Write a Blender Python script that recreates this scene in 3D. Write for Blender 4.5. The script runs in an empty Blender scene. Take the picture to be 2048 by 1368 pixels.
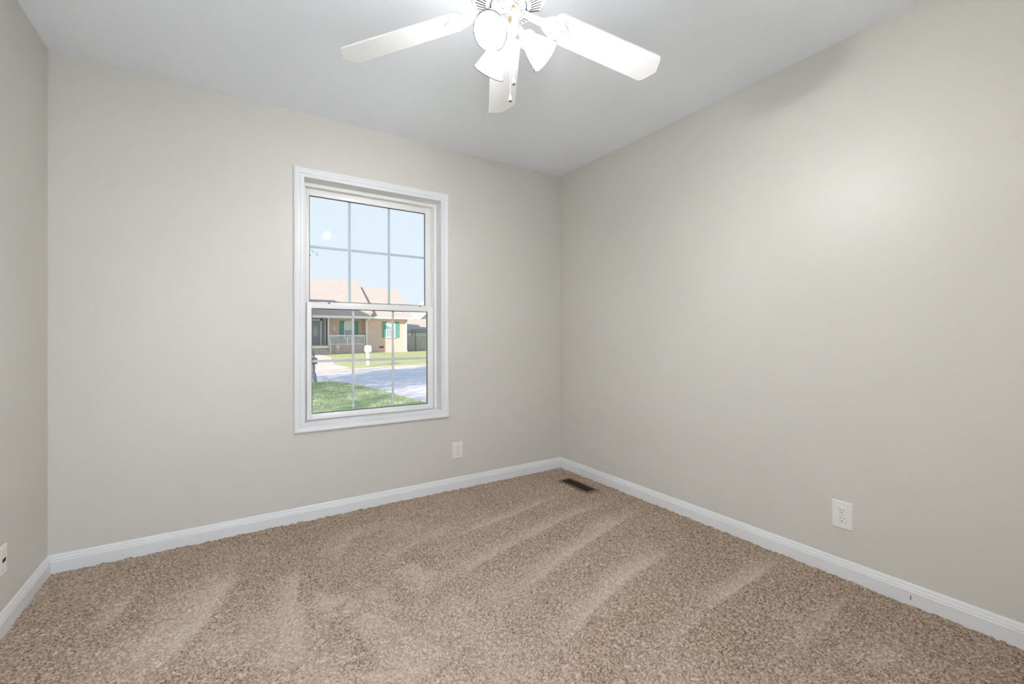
import bpy, bmesh, math, random
import numpy as np
from mathutils import Vector, Matrix

random.seed(7)
rng = np.random.default_rng(11)
scene = bpy.context.scene
COL = scene.collection

# ------------------------------------------------------------------ camera
cam_d = bpy.data.cameras.new('camera')
cam = bpy.data.objects.new('camera', cam_d)
COL.objects.link(cam)
cam_d.sensor_width = 36.0
cam_d.lens = 36.0 * 877.28 / 2048
cam_d.shift_y = -12.4 / 2048
cam_d.clip_start = 0.02
cam_d.clip_end = 500
Fv = Vector((0.54217874, 0.84026015, 0.00225795))
Rv = Vector((0.84026295, -0.54217463, -0.00220108))
Uv = Vector((0.000625276, -0.00309065, 0.99999503))
cam.matrix_world = Matrix(((Rv.x, Uv.x, -Fv.x, 0.7093), (Rv.y, Uv.y, -Fv.y, -2.8863),
                           (Rv.z, Uv.z, -Fv.z, 1.0939), (0, 0, 0, 1)))
scene.camera = cam

# ------------------------------------------------------------------ sky, sun, exposure
world = bpy.data.worlds.new('sky')
scene.world = world
world.use_nodes = True
wn = world.node_tree.nodes
wl = world.node_tree.links
wn.clear()
w_tc = wn.new('ShaderNodeTexCoord')
w_sep = wn.new('ShaderNodeSeparateXYZ')
w_ramp = wn.new('ShaderNodeValToRGB')
w_bg = wn.new('ShaderNodeBackground')
w_out = wn.new('ShaderNodeOutputWorld')
wl.new(w_tc.outputs['Generated'], w_sep.inputs[0])
wl.new(w_sep.outputs['Z'], w_ramp.inputs[0])
wl.new(w_ramp.outputs['Color'], w_bg.inputs['Color'])
wl.new(w_bg.outputs[0], w_out.inputs[0])
w_e = w_ramp.color_ramp.elements
w_e[0].position = 0.0
w_e[0].color = (0.83, 0.91, 0.99, 1)
w_e[1].position = 0.9
w_e[1].color = (0.40, 0.60, 0.98, 1)
w_m = w_e.new(0.33)
w_m.color = (0.77, 0.885, 0.985, 1)
w_bg.inputs['Strength'].default_value = 1.0

sun_d = bpy.data.lights.new('sun', 'SUN')
sun = bpy.data.objects.new('sun', sun_d)
COL.objects.link(sun)
SUN_DIR = Vector((0.80, 0.44, -0.41)).normalized()
sun.rotation_euler = SUN_DIR.to_track_quat('-Z', 'Y').to_euler()
sun.location = (-20, -10, 15)
sun_d.energy = 7.5
sun_d.angle = math.radians(0.6)
sun_d.color = (1.0, 0.90, 0.78)

scene.view_settings.view_transform = 'Standard'
scene.view_settings.look = 'None'
scene.view_settings.gamma = 1.0
scene.view_settings.use_curve_mapping = False
scene.view_settings.exposure = 0.0
scene.cycles.use_denoising = True
scene.cycles.max_bounces = 12
scene.cycles.diffuse_bounces = 8
scene.cycles.glossy_bounces = 4
scene.cycles.transparent_max_bounces = 12
scene.cycles.sample_clamp_indirect = 8.0
scene.cycles.caustics_reflective = False
scene.cycles.caustics_refractive = False

BULB_EMIT = 1250.0
BULB_COLOR = (1.0, 0.99, 0.975)
SHADE_GLOW = 37.0
HALL_FILL_EMIT = 1530.0  # strength of the fill lamp added behind the camera

# ------------------------------------------------------------------ helpers
def new_obj(name, verts, faces, m=None, parent=None, smooth=None):
    me = bpy.data.meshes.new(name)
    me.from_pydata([tuple(v) for v in verts], [], faces)
    me.update()
    o = bpy.data.objects.new(name, me)
    COL.objects.link(o)
    if m:
        me.materials.append(m)
    if parent:
        o.parent = parent
    if smooth is not None:
        for p in me.polygons:
            p.use_smooth = True
        me.set_sharp_from_angle(angle=math.radians(smooth))
    return o


class MB:
    """collects shapes and links them as one mesh object"""
    def __init__(self):
        self.v = []
        self.f = []

    def add(self, verts, faces):
        n = len(self.v)
        self.v += [Vector(v) for v in verts]
        self.f += [tuple(i + n for i in f) for f in faces]
        return self

    def box(self, a, b, bevel=0.0):
        x0, y0, z0 = [min(p, q) for p, q in zip(a, b)]
        x1, y1, z1 = [max(p, q) for p, q in zip(a, b)]
        vs = [(x0, y0, z0), (x1, y0, z0), (x1, y1, z0), (x0, y1, z0), (x0, y0, z1), (x1, y0, z1), (x1, y1, z1), (x0, y1, z1)]
        fs = [(0, 3, 2, 1), (4, 5, 6, 7), (0, 1, 5, 4), (1, 2, 6, 5), (2, 3, 7, 6), (3, 0, 4, 7)]
        if bevel <= 0:
            return self.add(vs, fs)
        bm = bmesh.new()
        bv = [bm.verts.new(v) for v in vs]
        for f in fs:
            bm.faces.new([bv[i] for i in f])
        bmesh.ops.bevel(bm, geom=list(bm.edges), offset=bevel, segments=2, affect='EDGES', profile=0.5)
        bm.verts.ensure_lookup_table()
        bm.verts.index_update()
        self.add([v.co.copy() for v in bm.verts], [tuple(v.index for v in f.verts) for f in bm.faces])
        bm.free()
        return self

    def lathe(self, prof, n=32, M=None, closed=False):
        """prof: list of (r, z) from one end to the other"""
        vs = []
        for r, z in prof:
            for i in range(n):
                a = 2 * math.pi * i / n
                vs.append(Vector((r * math.cos(a), r * math.sin(a), z)))
        fs = []
        m = len(prof)
        rng_ = m if closed else m - 1
        for j in range(rng_):
            k = (j + 1) % m
            for i in range(n):
                i2 = (i + 1) % n
                fs.append((j * n + i, j * n + i2, k * n + i2, k * n + i))
        if not closed:
            if prof[0][0] > 1e-6:
                fs.append(tuple(reversed(range(n))))
            if prof[-1][0] > 1e-6:
                fs.append(tuple((m - 1) * n + i for i in range(n)))
        if M is not None:
            vs = [M @ v for v in vs]
        return self.add(vs, fs)

    def tube(self, pts, r, n=10, cap=True):
        pts = [Vector(p) for p in pts]
        rs = r if isinstance(r, (list, tuple)) else [r] * len(pts)
        vs = []
        s = None
        for i, p in enumerate(pts):
            d = (pts[min(i + 1, len(pts) - 1)] - pts[max(i - 1, 0)]).normalized()
            if s is None:
                u = Vector((0, 0, 1)) if abs(d.z) < 0.9 else Vector((1, 0, 0))
                s = d.cross(u).normalized()
            else:
                s = (s - d * s.dot(d)).normalized()
            t = s.cross(d).normalized()
            for k in range(n):
                a = 2 * math.pi * k / n
                vs.append(p + rs[i] * (math.cos(a) * s + math.sin(a) * t))
        fs = []
        for j in range(len(pts) - 1):
            for k in range(n):
                k2 = (k + 1) % n
                fs.append((j * n + k, j * n + k2, (j + 1) * n + k2, (j + 1) * n + k))
        if cap:
            fs.append(tuple(reversed(range(n))))
            fs.append(tuple((len(pts) - 1) * n + k for k in range(n)))
        return self.add(vs, fs)

    def sphere(self, c, r, seg=14, rings=9, scale=(1, 1, 1), M=None):
        prof = [(max(1e-7, r * math.sin(math.pi * j / rings)), -r * math.cos(math.pi * j / rings)) for j in range(rings + 1)]
        n0 = len(self.v)
        self.lathe(prof, seg)
        for i in range(n0, len(self.v)):
            v = self.v[i]
            v = Vector((v.x * scale[0], v.y * scale[1], v.z * scale[2]))
            if M is not None:
                v = M @ v
            self.v[i] = v + Vector(c)
        return self

    def prism(self, poly, axis, a, b):
        """extrude a 2D outline along axis ('x','y','z') from a to b"""
        def mk(p, t):
            if axis == 'x':
                return (t, p[0], p[1])
            if axis == 'y':
                return (p[0], t, p[1])
            return (p[0], p[1], t)
        n = len(poly)
        vs = [mk(p, a) for p in poly] + [mk(p, b) for p in poly]
        fs = [tuple(range(n)), tuple(reversed(range(n, 2 * n)))]
        for i in range(n):
            j = (i + 1) % n
            fs.append((i, i + n, j + n, j))
        return self.add(vs, fs)

    def build(self, name, m=None, parent=None, smooth=None, fix=True):
        o = new_obj(name, self.v, self.f, m, parent, None)
        if fix:
            bm = bmesh.new()
            bm.from_mesh(o.data)
            bmesh.ops.recalc_face_normals(bm, faces=bm.faces)
            bm.to_mesh(o.data)
            bm.free()
        if smooth is not None:
            for p in o.data.polygons:
                p.use_smooth = True
            o.data.set_sharp_from_angle(angle=math.radians(smooth))
        return o


def tag(o, label=None, cat=None, group=None, kind=None):
    if label:
        o['label'] = label
    if cat:
        o['category'] = cat
    if group:
        o['group'] = group
    if kind:
        o['kind'] = kind
    return o


def empty(name, loc=(0, 0, 0)):
    o = bpy.data.objects.new(name, None)
    COL.objects.link(o)
    o.location = loc
    o.empty_display_size = 0.05
    return o


def frame_sweep(mb, x0, x1, z0, z1, prof, y_sign=-1, y_base=0.0):
    """mitred picture-frame moulding: prof = (outward offset, height off the wall)"""
    vs = []
    for d, h in prof:
        y = y_base + y_sign * h
        vs += [(x0 - d, y, z0 - d), (x1 + d, y, z0 - d), (x1 + d, y, z1 + d), (x0 - d, y, z1 + d)]
    fs = []
    m = len(prof)
    for j in range(m):
        k = (j + 1) % m
        for i in range(4):
            i2 = (i + 1) % 4
            fs.append((j * 4 + i, j * 4 + i2, k * 4 + i2, k * 4 + i))
    mb.add(vs, fs)
    return mb


# ------------------------------------------------------------------ materials
def mat(name, color, rough=0.5, spec=0.5, metal=0.0):
    m = bpy.data.materials.new(name)
    m.use_nodes = True
    b = m.node_tree.nodes['Principled BSDF']
    b.inputs['Base Color'].default_value = (*color, 1)
    b.inputs['Roughness'].default_value = rough
    b.inputs['Specular IOR Level'].default_value = spec
    b.inputs['Metallic'].default_value = metal
    return m


def nodes(m):
    return m.node_tree.nodes, m.node_tree.links, m.node_tree.nodes['Principled BSDF']


def add_noise_color(m, c0, c1, scale, detail=3, lo=0.3, hi=0.7, vec_scale=None, rough=0.55):
    n, l, b = nodes(m)
    tc = n.new('ShaderNodeTexCoord')
    no = n.new('ShaderNodeTexNoise')
    no.inputs['Scale'].default_value = scale
    no.inputs['Detail'].default_value = detail
    no.inputs['Roughness'].default_value = rough
    r = n.new('ShaderNodeValToRGB')
    r.color_ramp.elements[0].position = lo
    r.color_ramp.elements[1].position = hi
    r.color_ramp.elements[0].color = (*c0, 1)
    r.color_ramp.elements[1].color = (*c1, 1)
    if vec_scale:
        mp = n.new('ShaderNodeMapping')
        mp.inputs['Scale'].default_value = vec_scale
        l.new(tc.outputs['Object'], mp.inputs[0])
        l.new(mp.outputs[0], no.inputs['Vector'])
    else:
        l.new(tc.outputs['Object'], no.inputs['Vector'])
    l.new(no.outputs[0], r.inputs[0])
    l.new(r.outputs[0], b.inputs['Base Color'])
    return no, r


def add_bump(m, scale, strength, dist=0.002, detail=2):
    n, l, b = nodes(m)
    tc = n.new('ShaderNodeTexCoord')
    no = n.new('ShaderNodeTexNoise')
    no.inputs['Scale'].default_value = scale
    no.inputs['Detail'].default_value = detail
    bu = n.new('ShaderNodeBump')
    bu.inputs['Strength'].default_value = strength
    bu.inputs['Distance'].default_value = dist
    l.new(tc.outputs['Object'], no.inputs['Vector'])
    l.new(no.outputs[0], bu.inputs['Height'])
    l.new(bu.outputs[0], b.inputs['Normal'])
    return no


M = {}
M['wall'] = mat('wall_paint', (0.616, 0.592, 0.547), 0.42, 0.45)
add_bump(M['wall'], 220, 0.12, 0.0008)
M['ceiling'] = mat('ceiling_paint', (0.87, 0.905, 0.955), 0.85, 0.2)
add_bump(M['ceiling'], 120, 0.12, 0.001)
M['trim'] = mat('white_trim_paint', (0.745, 0.755, 0.765), 0.35, 0.5)
M['vinyl'] = mat('white_vinyl', (0.82, 0.81, 0.785), 0.32, 0.5)
M['grille_backlit'] = mat('backlit_grille_bar', (0.46, 0.56, 0.62), 0.5, 0.3)  # same bars as the lower sash, backlit tint put into the colour
M['grille_white'] = mat('white_grille_bar', (0.62, 0.64, 0.66), 0.45, 0.4)
M['gasket'] = mat('dark_gasket', (0.09, 0.10, 0.10), 0.7, 0.2)
M['latch_dark'] = mat('latch_hole', (0.08, 0.08, 0.08), 0.6, 0.2)
M['hall_floor'] = mat('pale_vinyl', (0.66, 0.64, 0.61), 0.4, 0.4)  # floor of the added hall, pale so bounced light stays neutral
M['plate'] = mat('outlet_plastic', (0.80, 0.775, 0.73), 0.35, 0.5)
M['slot'] = mat('outlet_slot', (0.03, 0.028, 0.025), 0.6, 0.2)
M['screw'] = mat('plate_screw', (0.62, 0.60, 0.56), 0.4, 0.5, 0.3)
M['vent'] = mat('brown_metal', (0.13, 0.088, 0.052), 0.45, 0.4)
M['louver'] = mat('dark_brown_metal', (0.045, 0.028, 0.015), 0.5, 0.35)
M['vent_dark'] = mat('duct_dark', (0.035, 0.022, 0.012), 0.9, 0.1)
M['fan'] = mat('white_enamel', (0.62, 0.62, 0.615), 0.3, 0.5)
M['blade'] = mat('white_blade', (0.85, 0.85, 0.845), 0.35, 0.5)
M['fan_slot'] = mat('vent_slot_dark', (0.035, 0.035, 0.035), 0.8, 0.2)
M['gap'] = mat('motor_gap', (0.12, 0.12, 0.12), 0.6, 0.3)
M['brass'] = mat('old_brass', (0.52, 0.36, 0.16), 0.35, 0.5, 0.7)
M['rust'] = mat('rust', (0.45, 0.20, 0.08), 0.8, 0.2)
M['pend_tip'] = mat('pendant_cap', (0.16, 0.15, 0.14), 0.4, 0.5, 0.5)
M['screw_grey'] = mat('grey_screw', (0.16, 0.16, 0.16), 0.5, 0.3)
M['rim'] = mat('blackened_glass_edge', (0.008, 0.008, 0.007), 0.4, 0.1)  # clear glass rim, colour blackened so it outlines the glaring shade

# lit frosted glass lamp shade
m = bpy.data.materials.new('lit_frosted_glass')
m.use_nodes = True
n, l, b = nodes(m)
b.inputs['Base Color'].default_value = (0.85, 0.85, 0.82, 1)
b.inputs['Roughness'].default_value = 0.25
b.inputs['Emission Color'].default_value = (0.98, 0.99, 1.0, 1)
b.inputs['Emission Strength'].default_value = SHADE_GLOW
M['shade'] = m
m = bpy.data.materials.new('lit_bulb')
m.use_nodes = True
n, l, b = nodes(m)
b.inputs['Base Color'].default_value = (0.9, 0.9, 0.9, 1)
b.inputs['Emission Color'].default_value = (*BULB_COLOR, 1)
b.inputs['Emission Strength'].default_value = BULB_EMIT
M['bulb'] = m

m = bpy.data.materials.new('fill_diffuser')  # glow of the added hall fill lamp
m.use_nodes = True
n, l, b = nodes(m)
b.inputs['Emission Color'].default_value = (0.90, 0.97, 1.04, 1)
b.inputs['Emission Strength'].default_value = HALL_FILL_EMIT
M['hall_fill_glass'] = m

# window glass
m = bpy.data.materials.new('window_glass')
m.use_nodes = True
n = m.node_tree.nodes
l = m.node_tree.links
n.clear()
o_ = n.new('ShaderNodeOutputMaterial')
tr = n.new('ShaderNodeBsdfTransparent')
tr.inputs[0].default_value = (0.99, 0.997, 0.995, 1)
gl = n.new('ShaderNodeBsdfGlossy')
gl.inputs['Roughness'].default_value = 0.02
fr = n.new('ShaderNodeFresnel')
fr.inputs['IOR'].default_value = 1.04
mx = n.new('ShaderNodeMixShader')
l.new(fr.outputs[0], mx.inputs[0])
l.new(tr.outputs[0], mx.inputs[1])
l.new(gl.outputs[0], mx.inputs[2])
l.new(mx.outputs[0], o_.inputs[0])
M['glass'] = m

# carpet: twisted-pile colour noise plus the lay left by the vacuum cleaner
m = mat('beige_carpet', (0.4, 0.3, 0.22), 0.95, 0.1)
n, l, b = nodes(m)
tc = n.new('ShaderNodeTexCoord')
n1 = n.new('ShaderNodeTexNoise')
n1.inputs['Scale'].default_value = 125
n1.inputs['Detail'].default_value = 4
n1.inputs['Roughness'].default_value = 0.65
r1 = n.new('ShaderNodeValToRGB')
r1.color_ramp.elements[0].position = 0.34
r1.color_ramp.elements[0].color = (0.115, 0.075, 0.048, 1)
r1.color_ramp.elements[1].position = 0.66
r1.color_ramp.elements[1].color = (0.63, 0.50, 0.395, 1)
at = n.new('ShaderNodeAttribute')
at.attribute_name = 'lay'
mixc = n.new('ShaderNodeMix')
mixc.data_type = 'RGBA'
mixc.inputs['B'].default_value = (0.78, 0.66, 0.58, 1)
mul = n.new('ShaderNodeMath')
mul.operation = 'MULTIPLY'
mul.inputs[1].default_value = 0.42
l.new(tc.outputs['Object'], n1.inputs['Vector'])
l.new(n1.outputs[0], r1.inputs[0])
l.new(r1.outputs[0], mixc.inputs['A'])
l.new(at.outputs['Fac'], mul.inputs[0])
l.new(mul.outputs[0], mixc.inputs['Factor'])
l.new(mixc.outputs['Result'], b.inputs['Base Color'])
n2 = n.new('ShaderNodeTexNoise')
n2.inputs['Scale'].default_value = 210
n2.inputs['Detail'].default_value = 3
bu = n.new('ShaderNodeBump')
bu.inputs['Strength'].default_value = 0.7
bu.inputs['Distance'].default_value = 0.006
l.new(tc.outputs['Object'], n2.inputs['Vector'])
l.new(n2.outputs[0], bu.inputs['Height'])
l.new(bu.outputs[0], b.inputs['Normal'])
M['carpet'] = m

# outdoor materials
def brick_mat(name, c1, c2, mortar, sc=1.0):
    m = mat(name, c1, 0.85, 0.2)
    n, l, b = nodes(m)
    tc = n.new('ShaderNodeTexCoord')
    sep = n.new('ShaderNodeSeparateXYZ')
    add = n.new('ShaderNodeMath')
    add.operation = 'ADD'
    com = n.new('ShaderNodeCombineXYZ')
    br = n.new('ShaderNodeTexBrick')
    br.inputs['Scale'].default_value = 4.6 * sc
    br.inputs['Color1'].default_value = (*c1, 1)
    br.inputs['Color2'].default_value = (*c2, 1)
    br.inputs['Mortar'].default_value = (*mortar, 1)
    br.inputs['Mortar Size'].default_value = 0.02
    br.inputs['Brick Width'].default_value = 1.0
    br.inputs['Row Height'].default_value = 0.34
    l.new(tc.outputs['Object'], sep.inputs[0])
    l.new(sep.outputs['X'], add.inputs[0])
    l.new(sep.outputs['Y'], add.inputs[1])
    l.new(add.outputs[0], com.inputs['X'])
    l.new(sep.outputs['Z'], com.inputs['Y'])
    l.new(com.outputs[0], br.inputs['Vector'])
    l.new(br.outputs['Color'], b.inputs['Base Color'])
    return m


M['brick'] = brick_mat('tan_brick', (0.70, 0.50, 0.45), (0.76, 0.56, 0.50), (0.74, 0.63, 0.58))
M['roof'] = mat('tan_shingle', (0.6, 0.5, 0.43), 0.9, 0.2)
add_noise_color(M['roof'], (0.46, 0.40, 0.355), (0.54, 0.475, 0.43), 2.2, 5, vec_scale=(1, 4, 4))
M['siding_grey'] = mat('grey_siding', (0.40, 0.40, 0.41), 0.7, 0.3)
M['ext_white'] = mat('exterior_white', (0.86, 0.87, 0.88), 0.5, 0.4)
M['green'] = mat('green_shutter', (0.16, 0.43, 0.41), 0.6, 0.3)
M['door_grey'] = mat('grey_door', (0.34, 0.39, 0.43), 0.4, 0.5)
M['oval'] = mat('leaded_glass', (0.48, 0.50, 0.50), 0.15, 0.6)
M['win_pane'] = mat('house_pane', (0.40, 0.47, 0.52), 0.08, 0.7)
M['blind'] = mat('window_blind', (0.80, 0.84, 0.86), 0.7, 0.3)
M['concrete'] = mat('pale_concrete', (0.66, 0.60, 0.54), 0.9, 0.2)
add_noise_color(M['concrete'], (0.64, 0.55, 0.48), (0.74, 0.64, 0.57), 1.3, 4)
M['asphalt'] = mat('pale_asphalt', (0.5, 0.5, 0.52), 0.9, 0.2)
add_noise_color(M['asphalt'], (0.70, 0.66, 0.655), (0.77, 0.72, 0.71), 3.0, 6)
M['lawn'] = mat('lawn_turf', (0.3, 0.4, 0.12), 0.9, 0.1)
add_noise_color(M['lawn'], (0.40, 0.44, 0.21), (0.50, 0.51, 0.28), 1.1, 6)
M['lawn_near'] = mat('near_lawn_turf', (0.22, 0.33, 0.10), 0.9, 0.1)
add_noise_color(M['lawn_near'], (0.42, 0.52, 0.34), (0.58, 0.63, 0.40), 2.3, 6)
M['grass'] = mat('grass_blade', (0.30, 0.42, 0.14), 0.7, 0.2)
add_noise_color(M['grass'], (0.43, 0.53, 0.34), (0.62, 0.66, 0.40), 2.3, 6)
M['iron'] = mat('dark_cast_metal', (0.25, 0.25, 0.285), 0.5, 0.5)
M['fence'] = mat('weathered_boards', (0.3, 0.3, 0.28), 0.9, 0.2)
add_noise_color(M['fence'], (0.40, 0.39, 0.36), (0.54, 0.53, 0.50), 1.5, 4, vec_scale=(8, 8, 0.6))
M['brown_wood'] = mat('brown_wood', (0.33, 0.25, 0.20), 0.8, 0.2)
M['sign'] = mat('peach_sign', (0.95, 0.80, 0.68), 0.5, 0.4)
M['vent_brick'] = mat('foundation_vent', (0.22, 0.15, 0.15), 0.8, 0.2)
M['leaf'] = mat('leaf_green', (0.14, 0.22, 0.09), 0.7, 0.2)
M['bark'] = mat('bark', (0.20, 0.15, 0.11), 0.9, 0.1)

# ------------------------------------------------------------------ room shell
W = 3.057
H = 2.44
D = -3.20
WT = 0.15           # outer wall thickness
# window rough opening
OX0, OX1, OZ0, OZ1 = 1.070, 1.989, 0.560, 2.062

mb = MB()
mb.box((-0.12, 0, -0.2), (OX0, WT, H)).box((OX1, 0, -0.2), (W + 0.12, WT, H))
mb.box((OX0, 0, -0.2), (OX1, WT, OZ0)).box((OX0, 0, OZ1), (OX1, WT, H))
tag(mb.build('wall_back', M['wall']), 'greige painted wall with the white framed window in it', 'wall', kind='structure')
tag(MB().box((-0.12, D, -0.2), (0, 0, H)).build('wall_left', M['wall']),
    'narrow strip of greige wall at the left edge of the photo', 'wall', kind='structure')
tag(MB().box((W, D, -0.2), (W + 0.12, 0, H)).build('wall_right', M['wall']),
    'large plain greige wall on the right with a soft sheen', 'wall', kind='structure')
DX0, DX1, DZ = 0.30, 1.12, 2.03          # doorway added behind the camera to let fill light in
mb = MB()
mb.box((-0.12, D - 0.12, -0.2), (DX0, D, H)).box((DX1, D - 0.12, -0.2), (W + 0.12, D, H)).box((DX0, D - 0.12, DZ), (DX1, D, H))
tag(mb.build('wall_front', M['wall']), 'greige wall with an added doorway behind the camera, opposite the window', 'wall', kind='structure')
mb = MB()
for y0_, y1_ in ((D - 0.14, D - 0.12), (D, D + 0.016)):
    mb.box((DX0 - 0.057, y0_, 0), (DX0, y1_, DZ + 0.057)).box((DX1, y0_, 0), (DX1 + 0.057, y1_, DZ + 0.057)).box((DX0, y0_, DZ), (DX1, y1_, DZ + 0.057))
tag(mb.build('trim_1', M['trim']), 'white casing of the added doorway behind the camera', 'trim', kind='structure')
# unseen hall, added to hold the fill lamp and bounce its light
HY0, HY1, HX0, HX1 = D - 1.30, D - 0.12, -0.5, 3.0
mb = MB()
mb.box((HX0 - 0.1, HY0 - 0.1, -0.2), (HX1 + 0.1, HY0, H)).box((HX0 - 0.1, HY0, -0.2), (HX0, HY1, H)).box((HX1, HY0, -0.2), (HX1 + 0.1, HY1, H))
mb.box((HX0 - 0.1, HY1, -0.2), (-0.12, HY1 + 0.12, H))
tag(mb.build('wall_added_hall', M['ceiling']), 'white walls of the added hall beyond the doorway', 'wall', kind='structure')
tag(MB().box((HX0 - 0.1, HY0 - 0.1, H), (HX1 + 0.1, HY1, H + 0.2)).build('ceiling_added_hall', M['ceiling']), 'white ceiling of the added hall beyond the doorway', 'ceiling', kind='structure')
tag(MB().box((HX0 - 0.1, HY0 - 0.1, -0.2), (HX1 + 0.1, D, -0.006)).build('floor_added_hall', M['hall_floor']), 'pale vinyl floor of the added hall beyond the doorway', 'carpet', kind='structure')
hl = tag(empty('hall_fill_light', (1.75, HY0 + 0.58, H)), 'round flush fill lamp added in the unseen hall beyond the doorway', 'ceiling light')  # unseen lamp, added to light the room evenly through the doorway
MB().lathe([(0.0, 0.0), (0.17, 0.0), (0.175, -0.02), (0.165, -0.03), (0.0, -0.03)], 32).build('base', M['trim'], hl, 40)
MB().lathe([(0.15, -0.03), (0.155, -0.05), (0.13, -0.085), (0.08, -0.11), (0.0, -0.12)], 32).build('diffuser', M['hall_fill_glass'], hl, 60)
tag(MB().box((-0.12, D - 0.12, H), (W + 0.12, WT, H + 0.2)).build('ceiling', M['ceiling']),
    'smooth white ceiling above the fan', 'ceiling', kind='structure')

# carpeted floor: fine displaced pile
def vnoise(x, y, s, seed):
    r = np.random.default_rng(seed)
    g = r.random((256, 256))
    fx, fy = x * s, y * s
    ix, iy = np.floor(fx).astype(int), np.floor(fy).astype(int)
    tx, ty = fx - ix, fy - iy
    tx = tx * tx * (3 - 2 * tx)
    ty = ty * ty * (3 - 2 * ty)
    a, b2 = g[ix % 256, iy % 256], g[(ix + 1) % 256, iy % 256]
    c, d2 = g[ix % 256, (iy + 1) % 256], g[(ix + 1) % 256, (iy + 1) % 256]
    return (a * (1 - tx) + b2 * tx) * (1 - ty) + (c * (1 - tx) + d2 * tx) * ty


# marks left by the vacuum cleaner: (points on the floor, width, strength)
STROKES = [
    ([(0.737, -0.403), (0.676, -0.623), (0.607, -0.814), (0.513, -1.0), (0.483, -1.07)], 0.20, 0.9),
    ([(0.389, -0.377), (0.351, -0.516), (0.299, -0.681)], 0.07, 0.6),
    ([(0.988, -0.545), (0.944, -0.819), (0.899, -1.003)], 0.07, 0.7),
    ([(0.958, -0.828), (0.932, -1.076), (0.891, -1.284)], 0.14, 0.6),
    ([(2.93, -1.00), (2.617, -1.043), (2.071, -1.205), (1.727, -1.328)], 0.09, 0.75),
    ([(2.90, -0.776), (2.417, -0.827), (1.913, -0.95), (1.526, -1.061)], 0.08, 0.65),
    ([(2.691, -0.497), (2.158, -0.614), (1.722, -0.689)], 0.06, 0.6),
    ([(2.95, -1.787), (2.635, -1.807), (2.337, -1.82)], 0.07, 0.9),
    ([(2.337, -1.82), (2.136, -1.859), (1.987, -1.886)], 0.09, 0.45),
    ([(2.64, -1.424), (2.219, -1.488), (1.922, -1.577), (1.695, -1.668)], 0.09, 0.85),
    ([(2.952, -2.104), (2.656, -2.11), (2.366, -2.133)], 0.06, 0.5),
    ([(2.584, -1.969), (2.574, -2.092), (2.618, -2.205)], 0.05, 0.35),
    ([(2.673, -2.332), (2.473, -2.311)], 0.06, 0.4),
    ([(1.644, -0.278), (1.264, -0.391), (1.116, -0.639)], 0.10, 0.4),
    ([(1.944, -0.561), (1.541, -0.641), (1.318, -0.77)], 0.10, 0.4),
]
BLOBS = [(1.05, -0.951, 0.09, 0.8), (1.033, -0.877, 0.05, 0.6), (1.12, -1.036, 0.06, 0.6), (1.187, -0.879, 0.04, 0.6),
         (1.179, -1.15, 0.1, 0.7), (1.194, -1.263, 0.1, 0.6), (1.439, -0.98, 0.1, 0.7), (1.423, -0.893, 0.08, 0.6),
         (1.454, -1.061, 0.07, 0.5), (1.238, -1.456, 0.15, 0.7), (1.136, -1.456, 0.1, 0.5), (0.917, -1.192, 0.12, 0.5),
         (0.96, -1.329, 0.15, 0.5), (1.436, -1.437, 0.15, 0.3), (1.466, -1.242, 0.12, 0.3), (1.693, -1.262, 0.15, 0.25),
         (1.969, -1.528, 0.12, 0.3), (1.887, -1.905, 0.15, 0.3), (1.456, -1.651, 0.2, 0.3), (1.523, -0.449, 0.12, 0.35),
         (0.727, -1.038, 0.15, 0.35), (1.247, -1.016, 0.08, 0.5)]
STEP = 0.005
nx = int(round(W / STEP)) + 1
y_lo = -2.72
ny = int(round(-y_lo / STEP)) + 1
gx = np.linspace(0, W, nx)
gy = np.linspace(y_lo, 0, ny)
X, Y = np.meshgrid(gx, gy)
jx = X + (rng.random(X.shape) - 0.5) * STEP * 0.5
jy = Y + (rng.random(Y.shape) - 0.5) * STEP * 0.5
Z = (vnoise(X, Y, 110, 1) * 0.0085 + vnoise(X, Y, 52, 2) * 0.0075 + rng.random(X.shape) * 0.003) - 0.0135
# the register opening stays flat so that its plate lies clear of the pile
flat = (X > 2.812) & (X < 2.944) & (Y > -0.592) & (Y < -0.248)
Z = np.where(flat, -0.012, Z)
jx[:, 0] = 0; jx[:, -1] = W; jy[0, :] = y_lo; jy[-1, :] = 0
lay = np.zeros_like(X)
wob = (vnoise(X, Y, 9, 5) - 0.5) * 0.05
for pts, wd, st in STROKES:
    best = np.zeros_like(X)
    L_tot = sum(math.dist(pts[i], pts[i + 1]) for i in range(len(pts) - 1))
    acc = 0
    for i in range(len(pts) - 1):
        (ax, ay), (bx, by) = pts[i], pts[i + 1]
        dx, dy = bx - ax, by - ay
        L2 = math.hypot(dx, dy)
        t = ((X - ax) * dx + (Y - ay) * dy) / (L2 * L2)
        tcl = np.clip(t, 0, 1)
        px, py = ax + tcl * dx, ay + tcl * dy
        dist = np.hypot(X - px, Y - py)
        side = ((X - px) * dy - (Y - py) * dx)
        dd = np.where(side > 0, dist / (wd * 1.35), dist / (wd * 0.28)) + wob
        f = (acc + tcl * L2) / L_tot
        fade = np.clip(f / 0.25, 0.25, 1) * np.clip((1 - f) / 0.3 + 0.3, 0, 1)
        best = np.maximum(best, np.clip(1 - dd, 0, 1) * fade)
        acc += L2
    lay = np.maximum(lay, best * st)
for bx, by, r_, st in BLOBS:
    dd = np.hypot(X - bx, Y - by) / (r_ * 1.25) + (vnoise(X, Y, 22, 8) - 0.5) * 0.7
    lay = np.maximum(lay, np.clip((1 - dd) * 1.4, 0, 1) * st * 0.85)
lay += (vnoise(X, Y, 6, 3) - 0.5) * 0.22 + (vnoise(X, Y, 2.2, 4) - 0.5) * 0.15 + 0.08
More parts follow.
